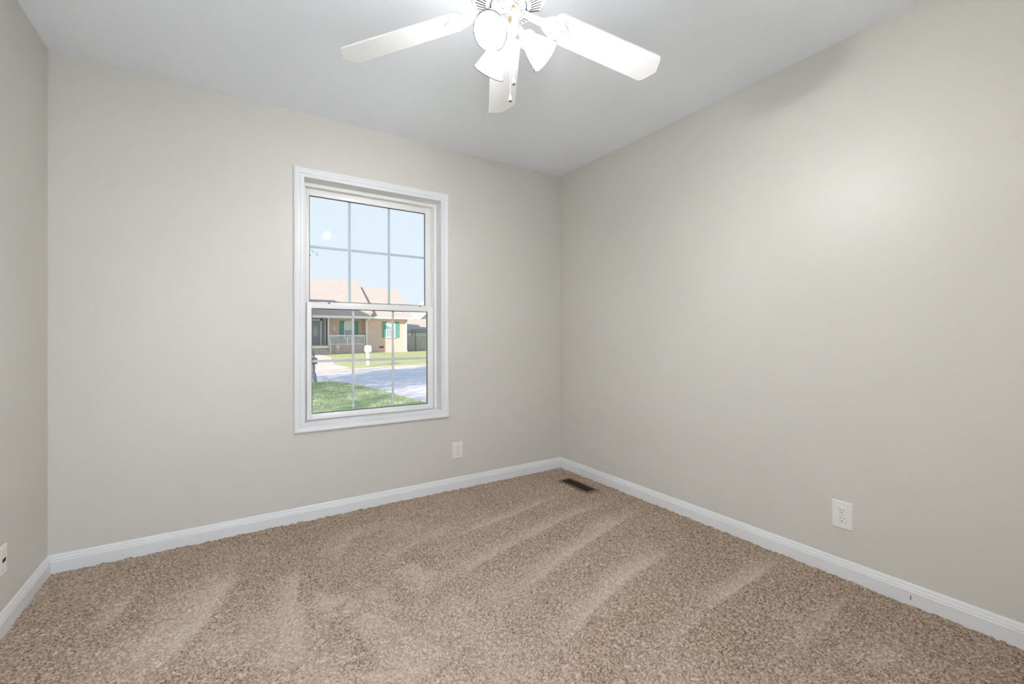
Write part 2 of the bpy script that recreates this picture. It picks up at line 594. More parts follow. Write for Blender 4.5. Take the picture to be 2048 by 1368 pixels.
lay = np.clip(lay, 0, 1)
co = np.stack([jx, jy, Z], -1).reshape(-1, 3)
idx = np.arange(nx * ny).reshape(ny, nx)
quads = np.stack([idx[:-1, :-1], idx[:-1, 1:], idx[1:, 1:], idx[1:, :-1]], -1).reshape(-1, 4)
# plain strip under the camera
base = len(co)
co = np.vstack([co, [[0, D, -0.004], [W, D, -0.004], [W, y_lo, -0.004], [0, y_lo, -0.004]]])
quads = np.vstack([quads, [[base, base + 1, base + 2, base + 3]]])
me = bpy.data.meshes.new('floor')
me.vertices.add(len(co))
me.vertices.foreach_set('co', co.astype(np.float32).ravel())
me.loops.add(quads.size)
me.loops.foreach_set('vertex_index', quads.astype(np.int32).ravel())
me.polygons.add(len(quads))
me.polygons.foreach_set('loop_start', np.arange(0, quads.size, 4, dtype=np.int32))
me.update(calc_edges=True)
me.validate()
for_attr = me.attributes.new('lay', 'FLOAT', 'POINT')
for_attr.data.foreach_set('value', np.concatenate([lay.ravel(), np.zeros(4)]).astype(np.float32))
me.polygons.foreach_set('use_smooth', np.ones(len(quads), dtype=bool))
floor = bpy.data.objects.new('floor', me)
COL.objects.link(floor)
me.materials.append(M['carpet'])
tag(floor, 'beige cut-pile carpet with pale vacuum cleaner tracks', 'carpet', kind='structure')

# baseboards with a moulded top
BH, BT = 0.081, 0.014
bprof = [(0.0, -0.008), (BT, -0.008), (BT, BH * 0.62), (BT - 0.0025, BH * 0.67), (BT - 0.003, BH * 0.75), (BT - 0.0065, BH * 0.82),
         (BT - 0.0075, BH * 0.90), (BT - 0.0105, BH * 0.97), (BT - 0.012, BH), (0.0, BH)]


def baseboard(name, p0, p1, inward, label, m0=True, m1=True):
    """profile swept between p0 and p1 along the wall foot, mitred at both ends"""
    p0, p1, inn = Vector((*p0, 0)), Vector((*p1, 0)), Vector((*inward, 0))
    d = (p1 - p0).normalized()
    vs = [p0 + inn * a + d * (a if m0 else 0) + Vector((0, 0, z)) for a, z in bprof]
    vs += [p1 + inn * a - d * (a if m1 else 0) + Vector((0, 0, z)) for a, z in bprof]
    k = len(bprof)
    fs = [tuple(range(k)), tuple(reversed(range(k, 2 * k)))]
    for i in range(k):
        j = (i + 1) % k
        fs.append((i, i + k, j + k, j))
    o = MB().add(vs, fs).build(name, M['trim'])
    return tag(o, label, 'baseboard', kind='structure')


baseboard('baseboard_back', (0, 0), (W, 0), (0, -1), 'white baseboard under the window wall')
baseboard('baseboard_right', (W, 0), (W, D), (-1, 0), 'white baseboard along the foot of the right wall')
baseboard('baseboard_left', (0, D), (0, 0), (1, 0), 'short white baseboard at the foot of the left wall')
baseboard('baseboard_front', (W, D), (0, D), (0, 1), 'white baseboard along the wall behind the camera')

# ------------------------------------------------------------------ window
win = tag(empty('window_1', (1.53, 0, 0.52)), 'white double-hung window with grilles looking out on a street', 'window', kind='structure')
IX0, IX1, IZ0, IZ1 = 1.089, 1.970, 0.578, 2.044     # inner edge of the casing


def wpart(mb, name, m, parent=win, smooth=None):
    o = mb.build(name, m, None, smooth)
    o.parent = parent
    # keep world placement under the empty
    root = parent
    off = Vector((0, 0, 0))
    while root is not None:
        off += root.location
        root = root.parent
    for v in o.data.vertices:
        v.co -= off
    return o


cw = 0.0585
cprof = [(0.0, -0.002), (0.0, 0.009), (0.003, 0.012), (0.018, 0.012), (0.022, 0.0095), (0.026, 0.0135), (0.036, 0.0145),
         (0.040, 0.017), (0.045, 0.0185), (0.052, 0.018), (0.056, 0.015), (cw, 0.012), (cw, -0.002)]
mb = MB()
# right and left legs differ by under a millimetre, one mitred frame is enough
frame_sweep(mb, IX0, IX1, IZ0 + 0.002, IZ1 + 0.0095, cprof)
wpart(mb, 'casing', M['trim'])
# painted jamb liner between casing and vinyl unit
mb = MB()
JI = 0.004
jx0, jx1, jz0, jz1 = IX0 - JI, IX1 + JI, IZ0 - 0.001, IZ1 + 0.0095
yb = 0.086
mb.box((OX0, -0.0015, OZ0), (jx0, yb, OZ1)).box((jx1, -0.0015, OZ0), (OX1, yb, OZ1))
mb.box((OX0, -0.0015, jz1), (OX1, yb, OZ1))
wpart(mb, 'jamb', M['trim'])
wpart(MB().box((jx0, -0.003, OZ0), (jx1, yb, jz0), 0.0012), 'sill', M['trim'])
# vinyl master frame
FX0, FX1, FZ0, FZ1 = 1.106, 1.954, 0.585, 2.036
mb = MB()
mb.box((OX0, yb - 0.002, OZ0), (FX0, WT + 0.01, OZ1)).box((FX1, yb - 0.002, OZ0), (OX1, WT + 0.01, OZ1))
mb.box((FX0, yb - 0.002, FZ1 - 0.004), (FX1, WT + 0.01, OZ1)).box((FX0, yb + 0.01, OZ0), (FX1, WT + 0.01, FZ0))
# parting ribs of the sash tracks
mb.box((FX0, 0.1125, FZ0), (FX0 + 0.006, 0.1165, FZ1)).box((FX1 - 0.006, 0.1125, FZ0), (FX1, 0.1165, FZ1))
wpart(mb, 'vinyl_frame', M['vinyl'])


def sash(name, x0, x1, z0, z1, gx0, gx1, gz0, gz1, y0, y1, gy, vx, hz, gm, rail_label):
    mb = MB()
    bv = 0.003
    mb.box((x0, y0, z0), (gx0, y1, z1), bv).box((gx1, y0, z0), (x1, y1, z1), bv)
    mb.box((gx0 - 0.003, y0, z0), (gx1 + 0.003, y1, gz0), bv).box((gx0 - 0.003, y0, gz1), (gx1 + 0.003, y1, z1), bv)
    # glazing bead
    s = wpart(mb, name, M['vinyl'], smooth=40)
    s['label'] = rail_label
    gb = MB()
    frame_sweep(gb, gx0 + 0.004, gx1 - 0.004, gz0 + 0.004, gz1 - 0.004, [(0, 0), (0, 0.0065), (0.004, 0.0065), (0.004, 0)], -1, gy + 0.002)
    o = wpart(gb, 'gasket', M['gasket'])
    o.parent = s
    o['label'] = 'thin dark glazing gasket'
    p = wpart(MB().box((gx0 - 0.002, gy, gz0 - 0.002), (gx1 + 0.002, gy + 0.004, gz1 + 0.002)), 'pane', M['glass'])
    p.parent = s
    g = MB()
    for x in vx:
        g.box((x - 0.0075, gy + 0.0055, gz0), (x + 0.0075, gy + 0.0105, gz1), 0.0015)
    g.box((gx0, gy + 0.0057, hz - 0.0075), (gx1, gy + 0.0103, hz + 0.0075), 0.0015)
    o = wpart(g, 'grille', gm)
    o.parent = s
    o['label'] = 'flat grille bars dividing the pane in six'
    for ch in (s.children):
        ch.location = (0, 0, 0)
    return s


lower = sash('lower_sash', FX0 + 0.0065, FX1 - 0.0065, 0.5795, 1.311, 1.1415, 1.905, 0.6165, 1.2745, 0.078, 0.1115, 0.0925,
             (1.3935, 1.6585), 0.943, M['grille_white'], 'inner lower sash with white grille')
upper = sash('upper_sash', FX0 + 0.0065, FX1 - 0.0065, 1.283, 2.0305, 1.1335, 1.9035, 1.319, 1.988, 0.1175, 0.146, 0.131,
             (1.381, 1.644), 1.668, M['grille_backlit'], 'outer upper sash with grille coloured blue-grey as if backlit')
for x in (1.215, 1.82):
    lt = wpart(MB().box((x - 0.036, 0.076, 1.3095), (x + 0.036, 0.1, 1.3165), 0.0015).box((x - 0.012, 0.0745, 1.305), (x + 0.036, 0.0795, 1.3135), 0.001),
               'tilt_latch', M['vinyl'])
    lt.parent = lower
    h = wpart(MB().box((x + 0.020, 0.0735, 1.3065), (x + 0.034, 0.0765, 1.3125), 0.0006), 'latch_button', M['latch_dark'])
    h.parent = lower
    h['label'] = 'small dark latch button'

# ------------------------------------------------------------------ outlets
def wall_plate(name, center, normal, up_size, label, kind):
    """plate built facing +Y locally (toward the room), then turned to the wall normal"""
    t = tag(empty(name, center), label, 'outlet' if kind == 'duplex' else 'wall jack', 'duplex wall outlets' if kind == 'duplex' else None)
    ang = math.atan2(normal[1], normal[0]) - math.pi / 2
    t.rotation_euler = (0, 0, ang)
    w2, h2 = 0.041, up_size / 2
    mb = MB()
    a = [(-w2, 0, -h2), (w2, 0, -h2), (w2, 0, h2), (-w2, 0, h2)]
    e = 0.0045
    b2 = [(-w2 + e, 0.0055, -h2 + e), (w2 - e, 0.0055, -h2 + e), (w2 - e, 0.0055, h2 - e), (-w2 + e, 0.0055, h2 - e)]
    c2 = [(-w2 + 0.001, 0.003, -h2 + 0.001), (w2 - 0.001, 0.003, -h2 + 0.001), (w2 - 0.001, 0.003, h2 - 0.001), (-w2 + 0.001, 0.003, h2 - 0.001)]
    f = [(3, 2, 1, 0), (8, 9, 10, 11)]
    for i in range(4):
        j = (i + 1) % 4
        f.append((i, j, 4 + j, 4 + i))
        f.append((4 + i, 4 + j, 8 + j, 8 + i))
    mb.add(a + c2 + b2, f)
    mb.build('plate', M['plate'], t)
    if kind == 'duplex':
        for zc in (0.0195, -0.0195):
            # rounded face with flattened top and bottom
            pts = []
            for i in range(36):
                q = 2 * math.pi * i / 36
                pts.append((0.0172 * math.cos(q), max(-0.0138, min(0.0138, 0.0172 * math.sin(q)))))
            mbf = MB()
            vs = [(x, 0.0042, z + zc) for x, z in pts] + [(x, 0.0068, z + zc) for x, z in pts] + [(x * 0.93, 0.0076, z * 0.93 + zc) for x, z in pts]
            k = len(pts)
            fs = [tuple(range(2 * k, 3 * k))]
            for i in range(k):
                j = (i + 1) % k
                fs.append((i, j, k + j, k + i))
                fs.append((k + i, k + j, 2 * k + j, 2 * k + i))
            mbf.add(vs, fs)
            fo = mbf.build('receptacle', M['plate'], t)
            groove = MB()
            vs = [(x * 1.07, 0.0057, z * 1.07 + zc) for x, z in pts] + [(x * 0.99, 0.0060, z * 0.99 + zc) for x, z in pts]
            groove.add(vs, [(i, (i + 1) % k, k + (i + 1) % k, k + i) for i in range(k)])
            g = groove.build('seam', M['screw'], fo)
            sl = MB()
            sl.box((0.0058, 0.0070, zc + 0.0015), (0.0078, 0.0081, zc + 0.0092))
            sl.box((-0.0076, 0.0070, zc + 0.0022), (-0.0058, 0.0081, zc + 0.0085))
            sl.lathe([(0.0025, 0.0), (0.0025, 0.0011)], 12, Matrix.Translation((0, 0.0070, zc - 0.0062)) @ Matrix.Rotation(-math.pi / 2, 4, 'X'))
            so = sl.build('slots', M['slot'], fo)
            so['label'] = 'dark plug slots'
        MB().lathe([(0.0026, 0.0), (0.0026, 0.0006), (0.0016, 0.0011)], 14,
                   Matrix.Translation((0, 0.0055, 0)) @ Matrix.Rotation(-math.pi / 2, 4, 'X')).build('screw', M['screw'], t, 40)
    else:
        jk = MB().box((-0.0225, 0.0052, -0.0065), (0.004, 0.0072, 0.0065), 0.001).build('jack_port', M['slot'], t)
        jk['label'] = 'dark slot in the middle of the plate'
        for zc in (0.034, -0.034):
            MB().lathe([(0.0026, 0.0), (0.0026, 0.0006), (0.0016, 0.0011)], 14,
                       Matrix.Translation((0, 0.0055, zc)) @ Matrix.Rotation(-math.pi / 2, 4, 'X')).build('screw', M['screw'], t, 40)
    return t


wall_plate('wall_outlet', (W, -2.0215, 0.2795), (-1, 0), 0.124, 'white duplex outlet on the large right wall above the baseboard', 'duplex')
wall_plate('wall_outlet', (2.1005, 0, 0.2735), (0, -1), 0.121, 'small white duplex outlet below the right corner of the window', 'duplex')
wall_plate('wall_jack', (0, -0.4975, 0.2675), (1, 0), 0.108, 'off-white wall plate with a dark slot, cut off by the left photo edge', 'jack')

# scuff on the right baseboard
tag(MB().box((W - BT - 0.0006, -2.2640, 0.018), (W - BT + 0.001, -2.2600, 0.036)).build('scuff_mark', M['screw_grey']),
    'small grey scuff on the right baseboard', 'scuff')

# ------------------------------------------------------------------ floor register
VX0, VX1, VY0, VY1 = 2.818, 2.938, -0.587, -0.253
reg = tag(empty('floor_register', ((VX0 + VX1) / 2, (VY0 + VY1) / 2, 0)), 'brown metal floor register set in the carpet near the corner', 'floor vent')
mb = MB()
cx_, cy_ = (VX0 + VX1) / 2, (VY0 + VY1) / 2
hx, hy = (VX1 - VX0) / 2, (VY1 - VY0) / 2
ix, iy = hx - 0.019, hy - 0.024


def rect_ring(mb, levels):
    vs = []
    for hx_, hy_, z in levels:
        vs += [(-hx_, -hy_, z), (hx_, -hy_, z), (hx_, hy_, z), (-hx_, hy_, z)]
    fs = []
    for j in range(len(levels) - 1):
        for i in range(4):
            k = (i + 1) % 4
            fs.append((j * 4 + i, j * 4 + k, j * 4 + 4 + k, j * 4 + 4 + i))
    mb.add(vs, fs)


rect_ring(mb, [(hx, hy, -0.012), (hx, hy, -0.0045), (hx - 0.004, hy - 0.004, -0.002), (ix, iy, -0.003), (ix, iy, -0.012)])
mb.build('rim', M['vent'], reg, fix=True)
lv = MB()
for k in range(17):
    y = -iy + (k + 0.5) * 2 * iy / 17
    lv.box((-ix, y - 0.0022, -0.0085), (ix, y + 0.0022, -0.0045))
lv.box((-0.002, -iy, -0.0082), (0.002, iy, -0.004))
lvo = lv.build('louvers', M['louver'], reg)
dk = MB().box((-ix - 0.002, -iy - 0.002, -0.0145), (ix + 0.002, iy + 0.002, -0.0115)).build('damper', M['vent_dark'], reg)
dk['label'] = 'dark damper plate below the louvers'

# ------------------------------------------------------------------ ceiling fan
HX, HY = 1.5285, -1.5986
fan = tag(empty('ceiling_fan', (HX, HY, H)), 'white five-blade ceiling fan with three lit glass shades', 'ceiling fan')
ZR = 2.2445 - H        # blade root height, relative to the ceiling
MB().lathe([(0.0, -0.001), (0.075, -0.001), (0.078, -0.02), (0.06, -0.045), (0.035, -0.05), (0.0, -0.05)], 40).build('canopy', M['fan'], fan, 40)
zb = 2.236 - H
MB().lathe([(0.0, -0.045), (0.055, -0.045), (0.095, -0.052), (0.125, -0.075), (0.1345, -0.11), (0.1345, 2.283 - H), (0.131, 2.272 - H),
            (0.122, 2.264 - H), (0.070, 2.245 - H), (0.066, 2.246 - H), (0.066, 2.262 - H), (0.0, 2.262 - H)], 64).build('motor_housing', M['fan'], fan, 35)
# radial vent slots in the underside of the motor housing
sl = MB()
for i in range(48):
    if i % 8 == 7:
        continue
    a = 2 * math.pi * i / 48 + 0.06
    Mx = Matrix.Rotation(a, 4, 'Z')
    z0_, z1_ = 2.2475 - H, 2.2600 - H
    vs = [(0.079, -0.0017, z0_ - 0.0008), (0.079, 0.0017, z0_ - 0.0008), (0.116, 0.0021, z1_ + 0.0012), (0.116, -0.0021, z1_ + 0.0012)]
    vs2 = [(x, y, z + 0.004) for x, y, z in vs]
    sl.add([Mx @ Vector(v) for v in vs + vs2], [(0, 1, 2, 3), (7, 6, 5, 4), (0, 4, 5, 1), (1, 5, 6, 2), (2, 6, 7, 3), (3, 7, 4, 0)])
so = sl.build('vent_slots', M['fan_slot'], fan)
so['label'] = 'dark radial vent slots under the motor'
g = MB().lathe([(0.066, 2.2485 - H), (0.066, 2.25 - H), (0.0, 2.25 - H), (0.0, 2.2485 - H)], 48).build('motor_gap', M['gap'], fan)
g['label'] = 'grey recess around the switch housing'
# rotating hub ring that the blade irons screw to
MB().lathe([(0.0, 2.2495 - H), (0.060, 2.2495 - H), (0.060, 2.240 - H), (0.050, 2.238 - H), (0.0, 2.238 - H)], 48).build('flywheel', M['fan'], fan, 40)
sw = MB().lathe([(0.0, 2.239 - H), (0.041, 2.239 - H), (0.0435, 2.235 - H), (0.0435, 2.199 - H), (0.040, 2.194 - H), (0.0, 2.194 - H)], 48).build('switch_housing', M['fan'], fan, 35)
fit = MB().lathe([(0.0, 2.1945 - H), (0.036, 2.1945 - H), (0.038, 2.188 - H), (0.038, 2.160 - H), (0.030, 2.150 - H), (0.012, 2.146 - H), (0.0, 2.146 - H)], 48).build('light_kit_fitter', M['fan'], fan, 35)
# direction helper: angle clockwise from the camera's forward direction -> world direction
YAW = 0.573


def wdir(A):
    a = YAW + math.radians(A)
    return Vector((math.sin(a), math.cos(a), 0))


d_r = wdir(158)
rs = MB().sphere(d_r * 0.0435 + Vector((0, 0, 2.214 - H)), 0.0055, 12, 8, (1, 1, 1.1)).build('chain_outlet', M['rust'], sw, 60)
rs['label'] = 'rusty pull chain outlet'
for A, z in ((205, 2.208), (165, 2.203)):
    MB().sphere(wdir(A) * 0.0435 + Vector((0, 0, z - H)), 0.0022, 8, 6).build('screw', M['screw_grey'], sw, 60)

# blades and irons ------------------------------------------------
BLADE = {0: (-0.2008, 0.1430, -0.1548), 1: (1.0614, 0.0675, -0.3131), 2: (2.3909, 0.1724, -0.2293), 3: (3.60, 0.12, -0.22), 4: (4.86, 0.12, -0.22)}
R_TIP, W0, W1, EXT = 0.611, 0.0611, 0.0671, 0.0274
R_IN = 0.165
TH = 0.0055
for k, (phi, droop, pitch) in BLADE.items():
    e = Vector((math.cos(phi), math.sin(phi), 0))
    t = Vector((-math.sin(phi), math.cos(phi), 0))
    kz = Vector((0, 0, 1))
    er = math.cos(droop) * e - math.sin(droop) * kz
    et = math.cos(pitch) * t + math.sin(pitch) * kz
    en = er.cross(et).normalized()
    root = Vector((0, 0, ZR))

    def bp(r, s, h=0.0):
        return root + er * r + et * s + en * h

    # outline: rounded inner end, straight sides, shallow pointed tip with eased corners
    out = []
    wi = W0
    for i in range(9):
        q = math.pi / 2 + math.pi * i / 8
        out.append((R_IN + 0.03 + 0.03 * math.cos(q) * 1.0, wi * math.sin(q) if 0 < i < 8 else wi * (1 if i == 0 else -1)))
    # corner easing at the tip
    c = 0.010
    out += [(R_TIP - c * 1.3, -W1), (R_TIP - c * 0.35, -W1 + c * 0.22), (R_TIP + c * 0.25, -W1 + c * 0.95),
            (R_TIP + EXT * 0.88, -0.008), (R_TIP + EXT, 0.0), (R_TIP + EXT * 0.88, 0.008),
            (R_TIP + c * 0.25, W1 - c * 0.95), (R_TIP - c * 0.35, W1 - c * 0.22), (R_TIP - c * 1.3, W1)]
    nn = len(out)
    vs = [bp(r, s, 0.0) for r, s in out] + [bp(r, s, TH) for r, s in out]
    fs = [tuple(range(nn)), tuple(reversed(range(nn, 2 * nn)))]
    for i in range(nn):
        j = (i + 1) % nn
        fs.append((i, i + nn, j + nn, j))
    MB().add(vs, fs).build('blade', M['blade'], fan)
    # blade iron: scalloped foot under the blade, neck, and bent arm up to the flywheel
    foot = []
    shape = [(0.118, 0.0125), (0.132, 0.016), (0.148, 0.030), (0.166, 0.040), (0.186, 0.0425), (0.204, 0.037), (0.214, 0.026), (0.222, 0.022), (0.231, 0.012), (0.235, 0.0)]
    foot = [(r, s) for r, s in shape] + [(r, -s) for r, s in reversed(shape[:-1])]
    nn = len(foot)
    vs = [bp(r, s, -0.0005) for r, s in foot] + [bp(r, s * 0.96, -0.0045) for r, s in foot]
    fs = [tuple(range(nn)), tuple(reversed(range(nn, 2 * nn)))]
    for i in range(nn):
        j = (i + 1) % nn
        fs.append((i, i + nn, j + nn, j))
    ib = MB().add(vs, fs)
    # arm
    arm = [(Vector((0, 0, 2.2375 - H)) + e * 0.047, 0.0145), (Vector((0, 0, 2.2375 - H)) + e * 0.066, 0.0135), (root * 0.0 + bp(0.092, 0, -0.001), 0.0115), (bp(0.124, 0, -0.001), 0.014)]
    vs, fs = [], []
    for i, (p, hw) in enumerate(arm):
        sd = t if i < 2 else et
        vs += [p - sd * hw, p + sd * hw, p + sd * hw - kz * 0.0055, p - sd * hw - kz * 0.0055]
    for i in range(len(arm) - 1):
        for q in range(4):
            q2 = (q + 1) % 4
            fs.append((i * 4 + q, i * 4 + q2, i * 4 + 4 + q2, i * 4 + 4 + q))
    fs += [(0, 1, 2, 3), (15, 14, 13, 12)]
    ib.add(vs, fs)
    iron = ib.build('blade_iron', M['fan'], fan)
    for p, rr_ in [(bp(r, s, -0.0048), 0.0034) for r, s in ((0.176, 0.024), (0.176, -0.024), (0.214, 0.0))] + \
                  [(Vector((0, 0, 2.2315 - H)) + e * 0.056 + t * s, 0.0026) for s in (0.006, -0.006)]:
        MB().sphere(p, rr_, 8, 6).build('screw', M['screw_grey'], iron, 60)

# lamp holders, shades, bulbs --------------------------------------
DELTA = math.radians(42)
for A in (85, 207, -35):
    a_h = wdir(A)
    ax = a_h * math.cos(DELTA) + Vector((0, 0, -math.sin(DELTA)))
    rim = a_h * 0.130 + Vector((0, 0, 2.077 - H))
    # local frame with +Z along the axis
    q = Vector((0, 0, 1)).rotation_difference(ax).to_matrix().to_4x4()

    def LM(back):
        return Matrix.Translation(rim - ax * back) @ q

    hb = MB().lathe([(0.0, -0.010), (0.012, -0.010), (0.017, -0.004), (0.0235, 0.002), (0.0305, 0.008), (0.0315, 0.022), (0.0300, 0.0235), (0.0285, 0.022), (0.0, 0.022)], 32, LM(0.104))
    hb.tube([a_h * 0.030 + Vector((0, 0, 2.172 - H)), a_h * 0.040 + Vector((0, 0, 2.168 - H)), rim - ax * 0.108], [0.011, 0.0115, 0.0125], 14)
    hold = hb.build('lamp_holder', M['fan'], fan, 40)
    for j in range(3):
        an = 2 * math.pi * j / 3 + 0.4
        p = LM(0.087) @ Vector((0.032 * math.cos(an), 0.032 * math.sin(an), 0))
        MB().sphere(p, 0.0035, 8, 6).build('thumb_screw', M['fan'], hold, 60)
    prof_o = [(0.0275, 0.0), (0.0280, 0.006), (0.0275, 0.012), (0.0310, 0.022), (0.0385, 0.040), (0.0450, 0.060), (0.0500, 0.078), (0.0540, 0.088), (0.0565, 0.092)]
    prof_i = [(r - 0.003, z) for r, z in reversed(prof_o)]
    sh = MB().lathe(prof_o + prof_i, 48, LM(0.092), closed=True).build('lamp_shade', M['shade'], hold, 60)
    sh['label'] = 'lit frosted bell-shaped glass shade'
    tor = [(0.0567 + 0.0017 * math.cos(w), 0.0915 + 0.0017 * math.sin(w)) for w in np.linspace(0, math.tau, 9)[:-1]]
    rm = MB().lathe(tor, 48, LM(0.092), closed=True).build('shade_rim', M['rim'], hold, 80)
    rm['label'] = 'thin glass rim of the shade, coloured near-black to draw its outline'
    bl = MB().lathe([(0.0, -0.002), (0.012, 0.0), (0.0135, 0.012), (0.020, 0.026), (0.0255, 0.036), (0.0265, 0.043), (0.0240, 0.052), (0.0165, 0.0595), (0.0075, 0.0630), (0.0, 0.0635)], 28, LM(0.088))
    bo = bl.build('light_bulb', M['bulb'], hold, 80)
    bo['label'] = 'glowing bulb'

# pull chains -------------------------------------------------------
def chain(top, z_end, drop_label, fitting=None):
    mbc = MB()
    z_pend_top = z_end + 0.028
    zz = top.z
    mbc.tube([top, (top.x, top.y, z_pend_top)], 0.0007, 6)
    nb = int((zz - z_pend_top) / 0.0042)
    for i in range(nb):
        z = zz - (i + 0.5) * (zz - z_pend_top) / nb
        mbc.sphere((top.x, top.y, z), 0.0016, 6, 4)
    c_ = mbc.build('pull_chain', M['fan'], fan, 60)
    c_['label'] = drop_label
    if fitting:
        f_ = MB().lathe([(0.0, 0.004), (0.0042, 0.004), (0.0046, -0.004), (0.0046, -0.009), (0.0032, -0.011), (0.0030, -0.016), (0.0, -0.016)], 16,
                        Matrix.Translation(fitting)).build('chain_fitting', M['brass'], fan, 40)
        f_['label'] = 'brass pull chain fitting'
    MB().lathe([(0.0, 0.028), (0.0018, 0.028), (0.0028, 0.024), (0.0052, 0.014), (0.0072, 0.0075), (0.0074, 0.005), (0.0062, 0.0022), (0.0, 0.0022)], 20,
               Matrix.Translation((top.x, top.y, z_end))).build('pendant', M['fan'], c_, 50)
    tp = MB().lathe([(0.0, 0.0028), (0.0046, 0.0026), (0.0044, 0.0006), (0.003, 0.0), (0.0, 0.0)], 16, Matrix.Translation((top.x, top.y, z_end))).build('pendant_cap', M['pend_tip'], c_, 50)
    tp['label'] = 'dark metal tip'


chain(wdir(158) * 0.0475 + Vector((0, 0, 2.210 - H)), 1.9455 - H, 'pull chain with the shorter drop')
p2 = wdir(172) * 0.0415
chain(p2 + Vector((0, 0, 2.163 - H)), 1.8900 - H, 'pull chain with the longer drop', p2 + Vector((0, 0, 2.176 - H)))

# ------------------------------------------------------------------ outdoors: ground
GZ = -0.45


def flat_poly(name, pts, z, m, label, cat, thick=0.08):
    o = MB().prism(pts, 'z', z - thick, z).build(name, m)
    return tag(o, label, cat, kind='structure')


flat_poly('far_lawn', [(-60, 18.5), (3, 18.5), (6.6, 19.6), (10, 20.6), (60, 22), (60, 120), (-60, 120)], GZ - 0.01, M['lawn'],
          'sunlit yellow-green lawn across the street', 'lawn', 0.3)
flat_poly('road', [(-60, -3), (60, -3), (60, 22.2), (10, 21.0), (6.5, 19.9), (3, 19.0), (-60, 16)], GZ - 0.03, M['asphalt'],
          'pale blue-grey asphalt street outside the window', 'road', 0.3)
flat_poly('curb', [(-60, 14.6), (3.7, 17.41), (4.9, 17.89), (6.34, 18.75), (7.69, 19.53), (9.78, 20.03), (60, 21.2), (60, 21.9), (9.9, 20.75), (7.45, 20.3), (6.1, 19.6), (3.5, 18.6), (-60, 16)],
          GZ - 0.004, M['concrete'], 'pale concrete curb along the far side of the street', 'curb', 0.2)
flat_poly('driveway', [(1.5, 17.6), (3.6, 18.3), (5.75, 19.6), (5.84, 21.27), (5.79, 23.89), (7.39, 33.49), (7.54, 39.9), (8.8, 40.6), (8.8, 42), (2.0, 42), (2.0, 30), (0.5, 18.5)],
          GZ + 0.002, M['concrete'], 'pale concrete driveway leading to the brick house', 'driveway', 0.2)
near_edge = [(-30, 14.2), (0, 13.9), (3.13, 13.56), (3.67, 13.35), (3.99, 12.58), (4.22, 11.51), (4.28, 10.68), (4.42, 9.8), (4.46, 8.73), (4.5, 7.68), (4.57, 6.93), (4.7, 4), (4.7, 0.2), (-30, 0.2)]
flat_poly('near_lawn', near_edge, GZ, M['lawn_near'], 'shaded green lawn just outside the window', 'lawn', 0.3)


# grass blades on the visible patch of the near lawn
def inside(px, py, poly):
    c = np.zeros(px.shape, bool)
    j = len(poly) - 1
    for i in range(len(poly)):
        xi, yi = poly[i]
        xj, yj = poly[j]
        cond = ((yi > py) != (yj > py)) & (px < (xj - xi) * (py - yi) / (yj - yi + 1e-12) + xi)
        c ^= cond
        j = i
    return c


NB = 45000
gx_ = rng.uniform(1.2, 4.75, NB)
gy_ = rng.uniform(5.6, 13.7, NB)
ok = inside(gx_, gy_, near_edge) & (np.hypot(gx_ - 3.14, gy_ - 13.36) > 0.26)
gx_, gy_ = gx_[ok], gy_[ok]
NB = len(gx_)
an = rng.uniform(0, math.tau, NB)
hh = rng.uniform(0.02, 0.06, NB)
ww = rng.uniform(0.004, 0.009, NB)
lean = rng.uniform(0.0, 0.03, NB)
la = rng.uniform(0, math.tau, NB)
v0 = np.stack([gx_ - ww * np.cos(an), gy_ - ww * np.sin(an), np.full(NB, GZ)], -1)
v1 = np.stack([gx_ + ww * np.cos(an), gy_ + ww * np.sin(an), np.full(NB, GZ)], -1)
v2 = np.stack([gx_ + lean * np.cos(la), gy_ + lean * np.sin(la), GZ + hh], -1)
co = np.stack([v0, v1, v2], 1).reshape(-1, 3)
me = bpy.data.meshes.new('lawn_grass')
me.vertices.add(len(co))
me.vertices.foreach_set('co', co.astype(np.float32).ravel())
me.loops.add(NB * 3)
me.loops.foreach_set('vertex_index', np.arange(NB * 3, dtype=np.int32))
me.polygons.add(NB)
me.polygons.foreach_set('loop_start', np.arange(0, NB * 3, 3, dtype=np.int32))
me.update(calc_edges=True)
me.materials.append(M['grass'])
go = bpy.data.objects.new('lawn_grass', me)
COL.objects.link(go)
tag(go, 'short green grass blades on the lawn outside the window', 'grass', kind='stuff')

# ------------------------------------------------------------------ outdoors: brick house across the street
YF = 42.02
house = tag(empty('brick_house', (12, YF, GZ)), 'single-storey tan brick house with green shutters across the street', 'house')
HO = Vector((12, YF, GZ))


def hpart(mb, name, m, parent=house, smooth=None):
    o = mb.build(name, m, None, smooth)
    for v in o.data.vertices:
        v.co -= HO
    o.parent = parent
    return o


# front wall, porch recess
hpart(MB().box((12.2, YF, GZ - 0.2), (16.5, YF + 0.3, 3.05)).box((16.2, YF + 0.3, GZ - 0.2), (16.5, YF + 9.5, 3.05)).box((12.2, YF + 0.3, GZ - 0.2), (12.5, YF + 1.2, 3.05))
      .box((8.95, YF + 0.95, 0.2), (12.2, YF + 1.2, 3.05)).prism([(YF + 0.1, 3.05), (YF + 9.4, 3.05), (YF + 5.1, 6.2)], 'x', 16.22, 16.48), 'brick_wall', M['brick'])
hpart(MB().box((8.75, YF, GZ - 0.2), (12.2, YF + 0.15, 0.22)), 'porch_base', M['brick'])
sdg = hpart(MB().box((5.9, YF + 1.5, 0.2), (9.2, YF + 1.7, 3.05)).box((8.90, YF + 0.96, 0.2), (8.95, YF + 1.5, 3.05)), 'porch_siding', M['siding_grey'])
sdg['label'] = 'dark grey siding around the front door'
